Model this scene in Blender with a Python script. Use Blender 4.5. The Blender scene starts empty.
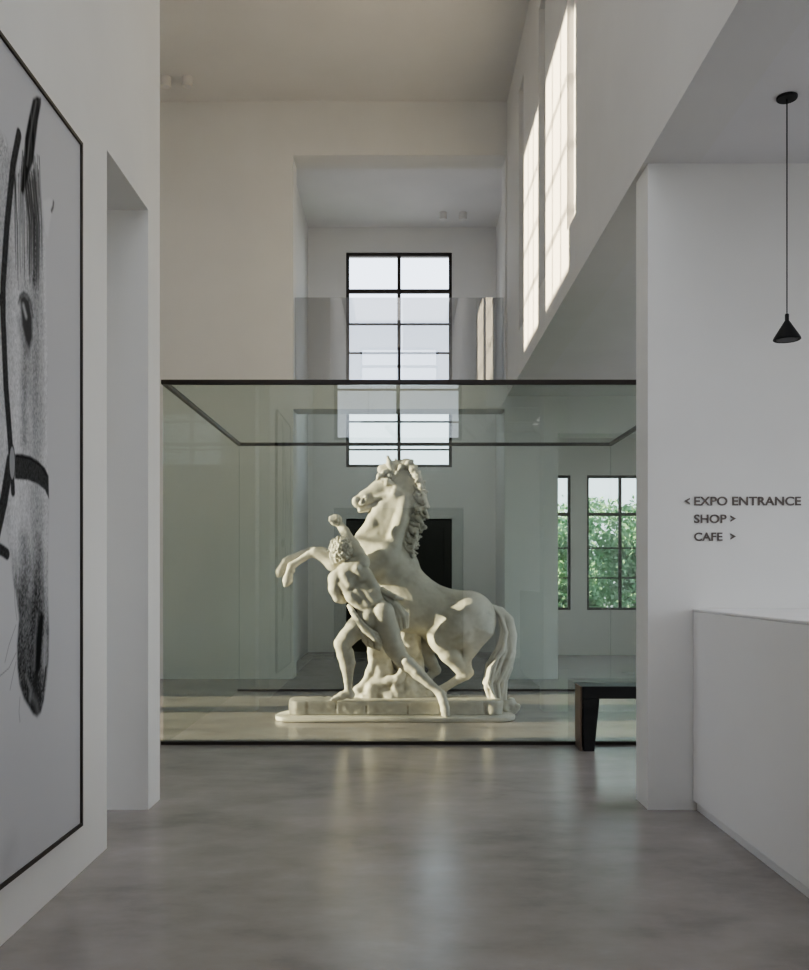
import bpy, bmesh, math, random
import numpy as np
from mathutils import Vector

random.seed(7)
rng = np.random.default_rng(7)
scene = bpy.context.scene
COL = scene.collection
F, CX, CY, EYE = 900.0, 401.0, 577.0, 1.25       # focal length and vanishing point measured on the photograph


def at(px, py, Y):
    return ((px - CX) / F * Y, Y, EYE + (CY - py) / F * Y)


# ------------------------------------------------------------------ object helpers
def link(name, me, mat=None, parent=None, loc=(0, 0, 0)):
    o = bpy.data.objects.new(name, me)
    COL.objects.link(o)
    o.location = loc
    if mat is not None:
        me.materials.append(mat)
    if parent is not None:
        o.parent = parent
    return o


def empty(name, loc, label, cat, group=None):
    o = bpy.data.objects.new(name, None)
    o.empty_display_size = 0.1
    COL.objects.link(o)
    o.location = loc
    tag(o, label, cat, group)
    return o


def tag(o, label, cat, group=None):
    o['label'] = label
    o['category'] = cat
    if group:
        o['group'] = group


def structure(o, label=None, cat=None):
    o['kind'] = 'structure'
    if label:
        o['label'] = label
    if cat:
        o['category'] = cat
    return o


class MB:
    """collects boxes, prisms and tubes and links them as one mesh object"""
    def __init__(self):
        self.v, self.f = [], []

    def add(self, vs, fs):
        n = len(self.v)
        self.v += [tuple(p) for p in vs]
        self.f += [tuple(i + n for i in f) for f in fs]
        return self

    def box(self, x0, x1, y0, y1, z0, z1):
        vs = [(x0, y0, z0), (x1, y0, z0), (x1, y1, z0), (x0, y1, z0), (x0, y0, z1), (x1, y0, z1), (x1, y1, z1), (x0, y1, z1)]
        fs = [(3, 2, 1, 0), (4, 5, 6, 7), (0, 1, 5, 4), (1, 2, 6, 5), (2, 3, 7, 6), (3, 0, 4, 7)]
        return self.add(vs, fs)

    def lathe(self, c, prof, n=32, axis='z'):
        vs, fs = [], []
        for r, h in prof:
            for k in range(n):
                a = 2 * math.pi * k / n
                vs.append((c[0] + r * math.cos(a), c[1] + r * math.sin(a), c[2] + h))
        for i in range(len(prof) - 1):
            for k in range(n):
                k2 = (k + 1) % n
                fs.append((i * n + k, i * n + k2, (i + 1) * n + k2, (i + 1) * n + k))
        fs.append(tuple(reversed(range(n))))
        fs.append(tuple(range((len(prof) - 1) * n, len(prof) * n)))
        return self.add(vs, fs)

    def tube(self, a, b, ra, rb=None, n=16):
        rb = ra if rb is None else rb
        a, b = Vector(a), Vector(b)
        d = (b - a).normalized()
        u = d.orthogonal().normalized()
        w = d.cross(u)
        vs = []
        for p, r in ((a, ra), (b, rb)):
            for k in range(n):
                t = 2 * math.pi * k / n
                vs.append(p + u * (r * math.cos(t)) + w * (r * math.sin(t)))
        fs = [(k, (k + 1) % n, n + (k + 1) % n, n + k) for k in range(n)]
        fs += [tuple(reversed(range(n))), tuple(range(n, 2 * n))]
        return self.add(vs, fs)

    def prism(self, poly, y0, y1):
        """poly in x,z extruded along y"""
        n = len(poly)
        vs = [(x, y0, z) for x, z in poly] + [(x, y1, z) for x, z in poly]
        fs = [tuple(range(n)), tuple(reversed(range(n, 2 * n)))]
        fs += [((k + 1) % n, k, n + k, n + (k + 1) % n) for k in range(n)]
        return self.add(vs, fs)

    def slab(self, poly, z0, z1):
        n = len(poly)
        vs = [(x, y, z0) for x, y in poly] + [(x, y, z1) for x, y in poly]
        fs = [tuple(reversed(range(n))), tuple(range(n, 2 * n))]
        fs += [(k, (k + 1) % n, n + (k + 1) % n, n + k) for k in range(n)]
        return self.add(vs, fs)

    def build(self, name, mat, parent=None, loc=(0, 0, 0), bevel=0.0, smooth=False):
        me = bpy.data.meshes.new(name)
        off = loc if parent is None else tuple(parent.matrix_world.translation) if False else loc
        me.from_pydata(self.v, [], self.f)
        bm = bmesh.new()
        bm.from_mesh(me)
        bmesh.ops.recalc_face_normals(bm, faces=bm.faces)
        if bevel:
            bmesh.ops.bevel(bm, geom=[e for e in bm.edges if len(e.link_faces) == 2 and e.calc_face_angle(0) > 0.5],
                            offset=bevel, segments=2, affect='EDGES', profile=0.5)
        bm.to_mesh(me)
        bm.free()
        if smooth:
            for p in me.polygons:
                p.use_smooth = True
            me.set_sharp_from_angle(angle=math.radians(40))
        return link(name, me, mat, parent, loc)


# ------------------------------------------------------------------ materials
def new_mat(name):
    m = bpy.data.materials.new(name)
    m.use_nodes = True
    nt = m.node_tree
    b = nt.nodes['Principled BSDF']
    return m, nt, b


def N(nt, t, **kw):
    n = nt.nodes.new(t)
    for k, v in kw.items():
        if k in n.inputs:
            n.inputs[k].default_value = v
        else:
            setattr(n, k, v)
    return n


def ramp(nt, fac, stops):
    r = N(nt, 'ShaderNodeValToRGB')
    e = r.color_ramp.elements
    e[0].position, e[0].color = stops[0][0], (*stops[0][1], 1)
    e[1].position, e[1].color = stops[-1][0], (*stops[-1][1], 1)
    for p, c in stops[1:-1]:
        x = e.new(p)
        x.color = (*c, 1)
    nt.links.new(fac, r.inputs[0])
    return r.outputs[0]


def objco(nt):
    return N(nt, 'ShaderNodeTexCoord').outputs['Object']


def bump(nt, b, h, strength, dist=0.01):
    n = N(nt, 'ShaderNodeBump', Strength=strength, Distance=dist)
    nt.links.new(h, n.inputs['Height'])
    nt.links.new(n.outputs[0], b.inputs['Normal'])


def plaster(name, c, var=0.03, rough=0.75):
    m, nt, b = new_mat(name)
    n = N(nt, 'ShaderNodeTexNoise', Scale=1.3, Detail=5.0)
    nt.links.new(objco(nt), n.inputs['Vector'])
    col = ramp(nt, n.outputs[0], [(0.3, [x * (1 - var) for x in c]), (0.7, [min(1, x * (1 + var)) for x in c])])
    nt.links.new(col, b.inputs['Base Color'])
    b.inputs['Roughness'].default_value = rough
    b.inputs['Specular IOR Level'].default_value = 0.25
    f = N(nt, 'ShaderNodeTexNoise', Scale=45.0, Detail=3.0)
    nt.links.new(objco(nt), f.inputs['Vector'])
    bump(nt, b, f.outputs[0], 0.05, 0.004)
    return m


def plain(name, c, rough=0.5, metal=0.0, var=0.06, scale=30.0):
    m, nt, b = new_mat(name)
    n = N(nt, 'ShaderNodeTexNoise', Scale=scale, Detail=3.0)
    nt.links.new(objco(nt), n.inputs['Vector'])
    col = ramp(nt, n.outputs[0], [(0.3, [x * (1 - var) for x in c]), (0.7, [min(1, x * (1 + var)) for x in c])])
    nt.links.new(col, b.inputs['Base Color'])
    b.inputs['Roughness'].default_value = rough
    b.inputs['Metallic'].default_value = metal
    return m


def glass(name, tint, f0, graze=0.75):
    """thin architectural glass: tinted see-through with a mirror coat that grows at grazing angles"""
    m = bpy.data.materials.new(name)
    m.use_nodes = True
    nt = m.node_tree
    nt.nodes.clear()
    out = N(nt, 'ShaderNodeOutputMaterial')
    tr = N(nt, 'ShaderNodeBsdfTransparent')
    n = N(nt, 'ShaderNodeTexNoise', Scale=0.7)
    nt.links.new(objco(nt), n.inputs['Vector'])
    nt.links.new(ramp(nt, n.outputs[0], [(0.2, [x * 0.995 for x in tint]), (0.8, tint)]), tr.inputs[0])
    gl = N(nt, 'ShaderNodeBsdfGlossy', Roughness=0.0)
    lw = N(nt, 'ShaderNodeLayerWeight', Blend=0.5)
    p = N(nt, 'ShaderNodeMath', operation='POWER')
    p.inputs[1].default_value = 5.0
    nt.links.new(lw.outputs['Facing'], p.inputs[0])
    ma = N(nt, 'ShaderNodeMath', operation='MULTIPLY_ADD')
    ma.inputs[1].default_value = max(0.0, graze - f0)
    ma.inputs[2].default_value = f0
    nt.links.new(p.outputs[0], ma.inputs[0])
    mx = N(nt, 'ShaderNodeMixShader')
    nt.links.new(ma.outputs[0], mx.inputs[0])
    nt.links.new(tr.outputs[0], mx.inputs[1])
    nt.links.new(gl.outputs[0], mx.inputs[2])
    nt.links.new(mx.outputs[0], out.inputs[0])
    return m


def concrete():
    m, nt, b = new_mat('polished_concrete')
    co = objco(nt)
    mp = N(nt, 'ShaderNodeMapping')
    mp.inputs['Scale'].default_value = (0.55, 0.9, 1)
    nt.links.new(co, mp.inputs[0])
    n1 = N(nt, 'ShaderNodeTexNoise', Scale=1.1, Detail=7.0, Roughness=0.55, Distortion=0.2)
    n2 = N(nt, 'ShaderNodeTexNoise', Scale=4.5, Detail=7.0, Roughness=0.6)
    for n in (n1, n2):
        nt.links.new(mp.outputs[0], n.inputs['Vector'])
    mix = N(nt, 'ShaderNodeMath', operation='MULTIPLY_ADD')
    mix.inputs[1].default_value = 0.5
    nt.links.new(n2.outputs[0], mix.inputs[0])
    h = N(nt, 'ShaderNodeMath', operation='MULTIPLY')
    h.inputs[1].default_value = 0.5
    nt.links.new(n1.outputs[0], h.inputs[0])
    nt.links.new(h.outputs[0], mix.inputs[2])
    col = ramp(nt, mix.outputs[0], [(0.30, FLOOR_C[0]), (0.46, FLOOR_C[1]), (0.56, FLOOR_C[2]), (0.74, FLOOR_C[3])])
    nt.links.new(col, b.inputs['Base Color'])
    rr = N(nt, 'ShaderNodeMapRange')
    rr.inputs[1].default_value, rr.inputs[2].default_value = 0.3, 0.7
    rr.inputs[3].default_value, rr.inputs[4].default_value = 0.215, 0.262
    n4 = N(nt, 'ShaderNodeTexNoise', Scale=1.6, Detail=3.0, Roughness=0.5)
    nt.links.new(mp.outputs[0], n4.inputs['Vector'])
    nt.links.new(n4.outputs[0], rr.inputs[0])
    nt.links.new(rr.outputs[0], b.inputs['Roughness'])
    b.inputs['Specular IOR Level'].default_value = 0.85
    n3 = N(nt, 'ShaderNodeTexNoise', Scale=9.0, Detail=6.0, Roughness=0.55)
    nt.links.new(co, n3.inputs['Vector'])
    bump(nt, b, n3.outputs[0], 0.12, 0.008)
    return m


def stone(name, c, dark=0.42):
    m, nt, b = new_mat(name)
    co = objco(nt)
    n = N(nt, 'ShaderNodeTexNoise', Scale=5.0, Detail=8.0, Roughness=0.6)
    nt.links.new(co, n.inputs['Vector'])
    base = ramp(nt, n.outputs[0], [(0.25, [x * 0.72 for x in c]), (0.5, c), (0.75, [min(1, x * 1.1) for x in c])])
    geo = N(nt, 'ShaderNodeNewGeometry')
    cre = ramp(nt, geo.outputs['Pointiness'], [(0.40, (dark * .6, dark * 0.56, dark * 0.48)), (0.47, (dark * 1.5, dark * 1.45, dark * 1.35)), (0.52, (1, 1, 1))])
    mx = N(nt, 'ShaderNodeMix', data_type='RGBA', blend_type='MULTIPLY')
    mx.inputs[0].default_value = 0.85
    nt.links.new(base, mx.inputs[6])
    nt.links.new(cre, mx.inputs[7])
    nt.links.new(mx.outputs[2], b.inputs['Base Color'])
    b.inputs['Roughness'].default_value = 0.62
    b.inputs['Specular IOR Level'].default_value = 0.3
    f = N(nt, 'ShaderNodeTexNoise', Scale=28.0, Detail=6.0, Roughness=0.65)
    nt.links.new(co, f.inputs['Vector'])
    bump(nt, b, f.outputs[0], 0.35, 0.006)
    return m


FLOOR_C = [(0.215, 0.195, 0.185), (0.31, 0.284, 0.271), (0.345, 0.318, 0.305), (0.44, 0.412, 0.397)]
M_WALL = plaster('warm_white_plaster', (0.78, 0.772, 0.745))
M_HALL = plaster('hall_plaster', (0.69, 0.68, 0.665))
M_CEIL = plaster('ceiling_plaster', (0.70, 0.69, 0.69))
M_FLOOR = concrete()
M_FRAME = plain('bronze_black_metal', (0.045, 0.038, 0.034), 0.45, 0.4)
M_BLACK = plain('black_lacquer', (0.012, 0.012, 0.013), 0.4)
M_LAMP = plain('matte_black_metal', (0.010, 0.010, 0.011), 0.55, 0.2)
M_BRONZE = plain('brown_bronze', (0.24, 0.175, 0.14), 0.45, 0.3)
M_GLASS = glass('green_tinted_glass', (0.92, 0.942, 0.925), 0.085)
M_RAIL = glass('clear_railing_glass', (0.79, 0.80, 0.81), 0.19)
M_GLASS2 = glass('coated_green_glass', (0.89, 0.922, 0.905), 0.006, 0.05)
M_PANE = glass('clear_window_glass', (0.975, 0.98, 0.98), 0.02)
M_DOOR = plain('dark_olive_door_paint', (0.022, 0.020, 0.015), 0.5)
M_COUNTER = plaster('white_counter_lacquer', (0.88, 0.872, 0.866), 0.012, 0.45)
M_WHITE = plain('white_spot_metal', (0.70, 0.68, 0.66), 0.5, 0.0, 0.02)
M_LETTER = plain('brown_grey_letters', (0.15, 0.125, 0.112), 0.6)
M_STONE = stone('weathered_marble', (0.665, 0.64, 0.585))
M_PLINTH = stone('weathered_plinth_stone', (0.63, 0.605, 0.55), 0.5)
M_EARTH = plain('outdoor_pale_gravel', (0.34, 0.33, 0.31), 0.9, 0.0, 0.3, 1.0)


# ------------------------------------------------------------------ the setting
def wall(name, axis, p0, p1, u0, u1, z0, z1, holes=(), mat=None):
    """a wall with rectangular openings; axis 'x': faces +-x and runs along y, axis 'y': the other way round"""
    us = sorted({u0, u1} | {h[0] for h in holes} | {h[1] for h in holes})
    us = [u for u in us if u0 <= u <= u1]
    m = MB()
    for a, b in zip(us[:-1], us[1:]):
        mid = (a + b) / 2
        cuts = sorted((h[2], h[3]) for h in holes if h[0] < mid < h[1])
        z = z0
        spans = []
        for c0, c1 in cuts:
            if c0 > z:
                spans.append((z, c0))
            z = max(z, c1)
        if z < z1:
            spans.append((z, z1))
        for s0, s1 in spans:
            if axis == 'x':
                m.box(p0, p1, a, b, s0, s1)
            else:
                m.box(a, b, p0, p1, s0, s1)
    o = m.build(name, mat or M_WALL)
    return structure(o)


def window(name, axis, p, u0, u1, z0, z1, cols, zs, t=0.045, depth=0.06, thick=(), thin=0.55, mat=None):
    """frame, glazing bars and a pane; p is the middle plane of the frame"""
    m = MB()

    def bar(a, b, c, d, dp=depth):
        if axis == 'x':
            m.box(p - dp / 2, p + dp / 2, a, b, c, d)
        else:
            m.box(a, b, p - dp / 2, p + dp / 2, c, d)
    bar(u0, u0 + t, z0, z1)
    bar(u1 - t, u1, z0, z1)
    bar(u0 + t, u1 - t, z0, z0 + t)
    bar(u0 + t, u1 - t, z1 - t, z1)
    for k in range(1, cols):
        c = u0 + (u1 - u0) * k / cols
        w = t * (1.15 if cols == 2 else thin)
        bar(c - w / 2, c + w / 2, z0 + t, z1 - t, depth * 0.9)
    for i, z in enumerate(zs):
        w = t * (1.3 if i in thick else thin)
        bar(u0 + t, u1 - t, z - w / 2, z + w / 2, depth * 0.8)
    o = structure(m.build(name, mat or M_FRAME))
    g = MB()
    if axis == 'x':
        g.add([(p, u0 + t, z0 + t), (p, u1 - t, z0 + t), (p, u1 - t, z1 - t), (p, u0 + t, z1 - t)], [(0, 1, 2, 3)])
    else:
        g.add([(u0 + t, p, z0 + t), (u1 - t, p, z0 + t), (u1 - t, p, z1 - t), (u0 + t, p, z1 - t)], [(0, 1, 2, 3)])
    g.build('window_pane', M_PANE, o)
    return o


YD0, YD1 = 4.83, 5.06            # the partition between the entrance and the hall
YB0, YB1 = 11.03, 11.40          # back wall of the hall
XL, XR = -1.356, 1.30
HC = 7.08
LOB = -0.40

structure(MB().box(-6.3, 5.3, -0.7, 15.3, -0.12, 0).build('floor', M_FLOOR), 'polished grey concrete floor with cloudy mottling', 'floor')
LW = (-1.03, 0.94, 3.35, 7.05)
LDR = (-1.04, 0.966, 0.0, 2.32)
wall('wall_front', 'y', -0.7, LOB, -1.66, 5.0, 0, 7.7, [LW, LDR])
wall('wall_left', 'x', -1.66, XL, LOB, YD1, 0, 7.7, [(4.15, YD0, 0, 3.22)])
wall('wall_left_partition', 'y', YD0, YD1, -6.0, -1.66, 0, 7.7)
wall('wall_right', 'x', 1.355, 1.60, LOB, YB0, 3.47, 7.7, (), M_HALL)
# face of the right wall with its three shallow slots
wall('wall_right_face', 'x', XR, 1.355, LOB, YB0, 3.47, 7.7,
     [(6.69, 7.05, 3.96, 6.6), (8.12, 8.48, 3.96, 6.6), (9.55, 9.91, 3.96, 6.6)], M_HALL)
wall('wall_right_partition', 'y', YD0, YD1 + 0.01, 1.325, 5.0, 0, 3.47)
wall('wall_right_outer', 'x', 5.0, 5.3, -0.7, 14.7, 0, 3.65, [(0.4, 4.2, 0.6, 3.1), (5.6, 10.4, 0.4, 3.1)])
wall('wall_back', 'y', YB0, YB1, -6.0, 5.0, 0, 7.7,
     [(-1.324, 1.272, 0, 3.31), (-1.324, 1.278, 3.60, 6.42), (1.924, 4.7, 0, 3.01)], M_HALL)
BW = (-0.917, 0.85, 3.08, 6.67)
BD = (-0.917, 0.85, 0.0, 2.22)
wall('wall_back_passage', 'y', 15.0, 15.3, -1.75, 1.78, 0, 7.7, [BW, BD], M_HALL)
wall('wall_left_passage', 'x', -1.75, -1.55, YB1, 15.0, 0, 7.7, (), M_HALL)
wall('wall_right_passage', 'x', 1.58, 1.78, YB1, 15.0, 0, 7.7, (), M_HALL)
W1 = (1.80, 2.72, 0.72, 2.88)
W2 = (2.976, 4.064, 0.72, 2.88)
wall('wall_back_aisle', 'y', 14.4, 14.7, 1.78, 5.0, 0, 3.65, [W1, W2])
HW = [(6.72, 8.20, 0.25, 3.35), (8.50, 9.32, 0.25, 3.35), (6.67, 7.87, 4.77, 6.92), (8.23, 9.30, 4.77, 6.92)]
wall('wall_left_hall', 'x', -6.3, -6.0, YD1, YB0, 0, 7.7, HW, M_HALL)
SW = (-3.8, -1.9, 0.4, 3.2)
wall('wall_left_side_room', 'x', -4.2, -4.0, 0.0, YD0, 0, 3.6)
wall('wall_front_side_room', 'y', -0.2, 0.0, -4.2, -1.66, 0, 3.6, [SW])
structure(MB().box(-4.2, -1.66, -0.2, YD0, 3.6, 3.75).build('ceiling_side_room', M_CEIL))
structure(MB().box(-6.3, 1.6, YD1, YB0 + 0.3, HC, HC + 0.2).build('ceiling', M_CEIL), 'plain pale ceiling of the tall hall', 'ceiling')
structure(MB().box(-1.66, 1.6, -0.7, YD1, 7.6, 7.8).build('ceiling_entrance', M_CEIL))
structure(MB().box(-1.75, 1.78, YB1, 15.3, HC, HC + 0.2).build('ceiling_passage', M_CEIL))
structure(MB().box(1.6, 5.3, -0.7, 14.7, 3.47, 3.65).build('ceiling_aisle', M_CEIL))

# windows (glazing-bar heights read off the photograph)
ys = lambda y, Y: EYE + (CY - y) / F * Y
window('window_1', 'y', 15.08, *BW, 2, [ys(290, 15), ys(323, 15), ys(352, 15), ys(387, 15), ys(421, 15), ys(449, 15)], thick=(0,), thin=0.5, t=0.05)
window('window_2', 'y', 14.48, *W1, 2, [ys(514, 14.4), ys(548, 14.4), ys(578, 14.4)], thick=(0,), t=0.04)
window('window_3', 'y', 14.48, *W2, 2, [ys(514, 14.4), ys(548, 14.4), ys(578, 14.4)], thick=(0,), t=0.04)
for i, (a, b, c, d) in enumerate(HW):
    h = d - c
    window('window_%d' % (4 + i), 'x', -6.12, a, b, c, d, 3, [c + h * .25, c + h * .49, c + h * .73], t=0.05, thin=0.7, depth=0.05)
zz = lambda y: EYE + (CY - y) * 1.21 / F * 13.8
window('window_8', 'y', LOB - 0.08, *LW, 2, [zz(290), zz(323), zz(352), zz(387), zz(421)], thick=(0,), thin=0.5, t=0.05)
window('window_9', 'y', -0.1, *SW, 2, [1.4, 2.2], t=0.05)
window('window_10', 'x', 5.1, 0.4, 4.2, 0.6, 3.1, 4, [1.9], t=0.05)
window('window_11', 'x', 5.1, 5.6, 10.4, 0.4, 3.1, 4, [1.9], t=0.05)


def panelled_door(name, x0, x1, z1, y):
    m = MB().box(x0, x1, y - 0.03, y + 0.03, 0.0, z1)
    o = structure(m.build(name, M_DOOR))
    mid = (x0 + x1) / 2
    for a, b in ((x0, mid), (mid, x1)):
        for c, d in ((0.15, 0.85), (0.98, z1 - 0.15)):
            for s in (-1, 1):
                MB().box(a + .13, b - .13, y + s * 0.03 - 0.012, y + s * 0.03 + 0.012, c, d).build('door_panel', M_DOOR, o, bevel=0.008)
    for s in (-1, 1):
        hd = MB()
        for dx in (-0.06, 0.06):
            hd.tube((mid + dx, y + s * 0.03, 1.02), (mid + dx, y + s * 0.075, 1.02), 0.009)
            hd.tube((mid + dx, y + s * 0.075, 0.92), (mid + dx, y + s * 0.075, 1.12), 0.009)
        hd.build('door_handle', M_FRAME, o)
    return o


panelled_door('door_1', BD[0], BD[1], BD[3], 15.10)
panelled_door('door_2', LDR[0], LDR[1], LDR[3], LOB - 0.14)

gm = MB()
gm.box(-60, 60, 15.35, 60, -0.3, -0.2).box(-60, -6.35, -40, 15.35, -0.3, -0.2).box(5.35, 60, -40, 15.35, -0.3, -0.2).box(-6.35, 5.35, -40, -0.75, -0.3, -0.2)
structure(gm.build('ground', M_EARTH))

# ------------------------------------------------------------------ glass enclosure
GX0, GX1, GY0, GY1, GH = -1.787, 2.31, 6.70, 9.87, 2.72
t = 0.034
gb = empty('glass_enclosure', ((GX0 + GX1) / 2, (GY0 + GY1) / 2, 0), 'large green-tinted glass enclosure with dark metal edges around the horse statue', 'glass case')
gl = tuple(gb.location)


def sub(m, name, mat, parent, root, **kw):
    """build with vertices given in world space under a root empty"""
    m.v = [(p[0] - root[0], p[1] - root[1], p[2] - root[2]) for p in m.v]
    return m.build(name, mat, parent, **kw)


for (x0, x1, y0, y1) in ((GX0, GX1, GY0, GY0 + t), (GX0, GX1, GY1 - t, GY1), (GX0, GX0 + t, GY0 + t, GY1 - t), (GX1 - t, GX1, GY0 + t, GY1 - t)):
    sub(MB().box(x0, x1, y0, y1, GH - t, GH), 'top_rail', M_FRAME, gb, gl, bevel=0.003)
for (x0, x1, y0, y1) in ((GX0, GX1, GY0, GY0 + t), (GX0, GX1, GY1 - t, GY1)):
    sub(MB().box(x0, x1, y0, y1, 0.001, 0.024), 'floor_rail', M_FRAME, gb, gl)
q = 0.017
sub(MB().box(GX0 + q - .006, GX1 - q + .006, GY0 + q - .005, GY0 + q + .005, 0.024, GH - t), 'front_pane', M_GLASS, gb, gl)
sub(MB().box(GX0 + q - .006, GX1 - q + .006, GY1 - q - .005, GY1 - q + .005, 0.024, GH - t), 'back_pane', M_GLASS2, gb, gl)
sub(MB().box(GX0 + q - .005, GX0 + q + .005, GY0 + q + .005, GY1 - q - .005, 0.002, GH - t), 'side_pane', M_GLASS2, gb, gl)
sub(MB().box(GX1 - q - .005, GX1 - q + .005, GY0 + q + .005, GY1 - q - .005, 0.002, GH - t), 'side_pane', M_GLASS2, gb, gl)
sub(MB().box(GX0 + t, GX1 - t, GY0 + t, GY1 - t, GH - 0.022, GH - 0.012), 'roof_pane', M_GLASS2, gb, gl)

# glass railing on the upper opening
rl = empty('glass_railing', (0, 11.15, 3.60), 'clear glass railing across the upper opening in front of the tall window', 'railing')
r0 = tuple(rl.location)
for a, b in ((-1.318, 0.008), (0.016, 1.272)):
    sub(MB().box(a, b, 11.144, 11.156, 3.62, 4.71), 'glass_panel', M_RAIL, rl, r0)
sub(MB().box(-1.322, 1.276, 11.13, 11.17, 3.601, 3.62), 'floor_channel', M_FRAME, rl, r0)

# ------------------------------------------------------------------ reception counter
ct = empty('reception_counter', (2.1, 3.4, 0), 'tall white reception counter standing against the wall with the lettering', 'counter')
c0 = tuple(ct.location)
sub(MB().box(1.565, 2.5, 1.6, 4.822, 0.05, 1.066), 'body', M_COUNTER, ct, c0, bevel=0.004)
sub(MB().box(1.563, 2.52, 1.59, 4.824, 1.067, 1.08), 'top', M_COUNTER, ct, c0, bevel=0.004)
sub(MB().box(1.585, 2.45, 1.64, 4.82, 0.001, 0.055), 'plinth', M_COUNTER, ct, c0)
ct.children[-1]['label'] = 'recessed base strip'

# ------------------------------------------------------------------ pendant lamp
px_, py_ = 1.784, 4.16
pl = empty('pendant_lamp', (px_, py_, 3.47), 'small black cone pendant lamp hanging on a long cord above the counter', 'lamp')
MB().lathe((0, 0, -0.012), [(0.044, 0), (0.046, 0.003), (0.046, 0.011), (0.04, 0.012)]).build('ceiling_canopy', M_LAMP, pl, smooth=True)
MB().tube((0, 0, -1.0), (0, 0, -0.011), 0.0028, n=10).build('cord', M_LAMP, pl, smooth=True)
sh = MB().lathe((0, 0, -1.125), [(0.052, 0.004), (0.058, 0.0), (0.061, 0.003), (0.058, 0.012), (0.012, 0.086), (0.009, 0.09), (0.009, 0.118), (0.006, 0.122)]).build('lamp_shade', M_LAMP, pl, smooth=True)
m, nt, b = new_mat('frosted_diffuser')
b.inputs['Base Color'].default_value = (0.03, 0.03, 0.03, 1)
MB().lathe((0, 0, -1.1245), [(0.046, 0.0), (0.046, 0.004)]).build('diffuser', m, sh)

# ------------------------------------------------------------------ bench
bn = empty('bench', (2.2, 6.56, 0), 'black bench with bronze-edged end standing in front of the glass enclosure', 'bench')
b0 = tuple(bn.location)
ZB = 0.465
sub(MB().box(1.30, 3.1, 6.45, 6.67, ZB - 0.088, ZB), 'seat', M_BLACK, bn, b0, bevel=0.004)
for s, xo in ((1, 1.302), (-1, 3.098)):
    lg = MB().prism([(xo + s * 0.0, ZB - 0.089), (xo + s * 0.122, ZB - 0.089), (xo + s * 0.085, 0.0), (xo + s * 0.012, 0.0)], 6.452, 6.50)
    sub(lg, 'leg', M_BLACK, bn, b0, bevel=0.003)
    lg = MB().prism([(xo + s * 0.0, ZB - 0.089), (xo + s * 0.122, ZB - 0.089), (xo + s * 0.085, 0.0), (xo + s * 0.012, 0.0)], 6.62, 6.668)
    sub(lg, 'leg', M_BLACK, bn, b0, bevel=0.003)
    x0, x1 = sorted((xo - s * 0.001, xo - s * 0.012))
    e = sub(MB().box(x0, x1, 6.47, 6.67, 0.0, ZB - 0.002), 'end_panel', M_BRONZE, bn, b0, bevel=0.003)
    e['label'] = 'brown bronze end plate'

# ------------------------------------------------------------------ lettering on the right partition
def lettering(text, px0, px1, cap_top, base, label):
    cu = bpy.data.curves.new('lettering_curve', 'FONT')
    cu.body = text
    cu.extrude = 0.002
    cu.offset = 0.018
    cu.size = 1.0
    tmp = bpy.data.objects.new('lettering_tmp', cu)
    COL.objects.link(tmp)
    dg = bpy.context.evaluated_depsgraph_get()
    me = bpy.data.meshes.new_from_object(tmp.evaluated_get(dg))
    bpy.data.objects.remove(tmp)
    co = np.array([v.co[:] for v in me.vertices])
    Y = YD0 - 0.003
    x0, z0 = at(px0, base, Y)[0], at(px0, base, Y)[2]
    x1, z1 = at(px1, cap_top, Y)[0], at(px1, cap_top, Y)[2]
    lo, hi = co.min(0), co.max(0)
    capscale = (z1 - z0) / 0.73
    sx = (x1 - x0) / (hi[0] - lo[0])
    for v, c in zip(me.vertices, co):
        v.co = ((c[0] - lo[0]) * sx, -c[2], c[1] * capscale)
    me.materials.clear()
    o = link('wall_lettering', me, M_LETTER, None, (x0, Y, z0))
    tag(o, label, 'sign', 'direction lettering on the white wall')
    return o


lettering('EXPO ENTRANCE', 694.2, 801.0, 496.3, 505.2, 'brown letters EXPO ENTRANCE on the white wall, top line of lettering')
lettering('SHOP', 694.2, 726.5, 514.2, 522.8, 'brown letters SHOP on the white wall, middle line of lettering')
lettering('CAFE', 694.2, 722.5, 532.2, 540.6, 'brown letters CAFE on the white wall, bottom line of lettering')


def chevron(px0, px1, y0, y1, s, label):
    Y = YD0 - 0.003
    (xa, _, za), (xb, _, zb) = at(px0, y1, Y), at(px1, y0, Y)
    xa, xb = (xa, xb) if s < 0 else (xb, xa)     # xa: the tip
    zm = (za + zb) / 2
    w = 0.0085 * (1 if xb > xa else -1)
    poly = [(xa, zm), (xb, zb), (xb, zb - 0.0085), (xa + w * 1.9, zm), (xb, za + 0.0085), (xb, za)]
    m = MB()
    n = len(poly)
    vs = [(x, Y - 0.002, z) for x, z in poly] + [(x, Y + 0.002, z) for x, z in poly]
    fs = [(0, 1, 2, 3), (0, 3, 4, 5), (6, 9, 8, 7), (6, 11, 10, 9)] + [(k, (k + 1) % n, n + (k + 1) % n, n + k) for k in range(n)]
    m.add(vs, fs)
    o = m.build('wall_lettering', M_LETTER)
    tag(o, label, 'sign', 'direction lettering on the white wall')


chevron(684.0, 689.8, 497.8, 504.4, -1, 'brown arrow pointing away before the words EXPO ENTRANCE')
chevron(730.5, 736.0, 515.4, 521.8, 1, 'brown arrow pointing on after the word SHOP')
chevron(730.5, 736.0, 533.2, 539.6, 1, 'brown arrow pointing on after the word CAFE')


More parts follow.
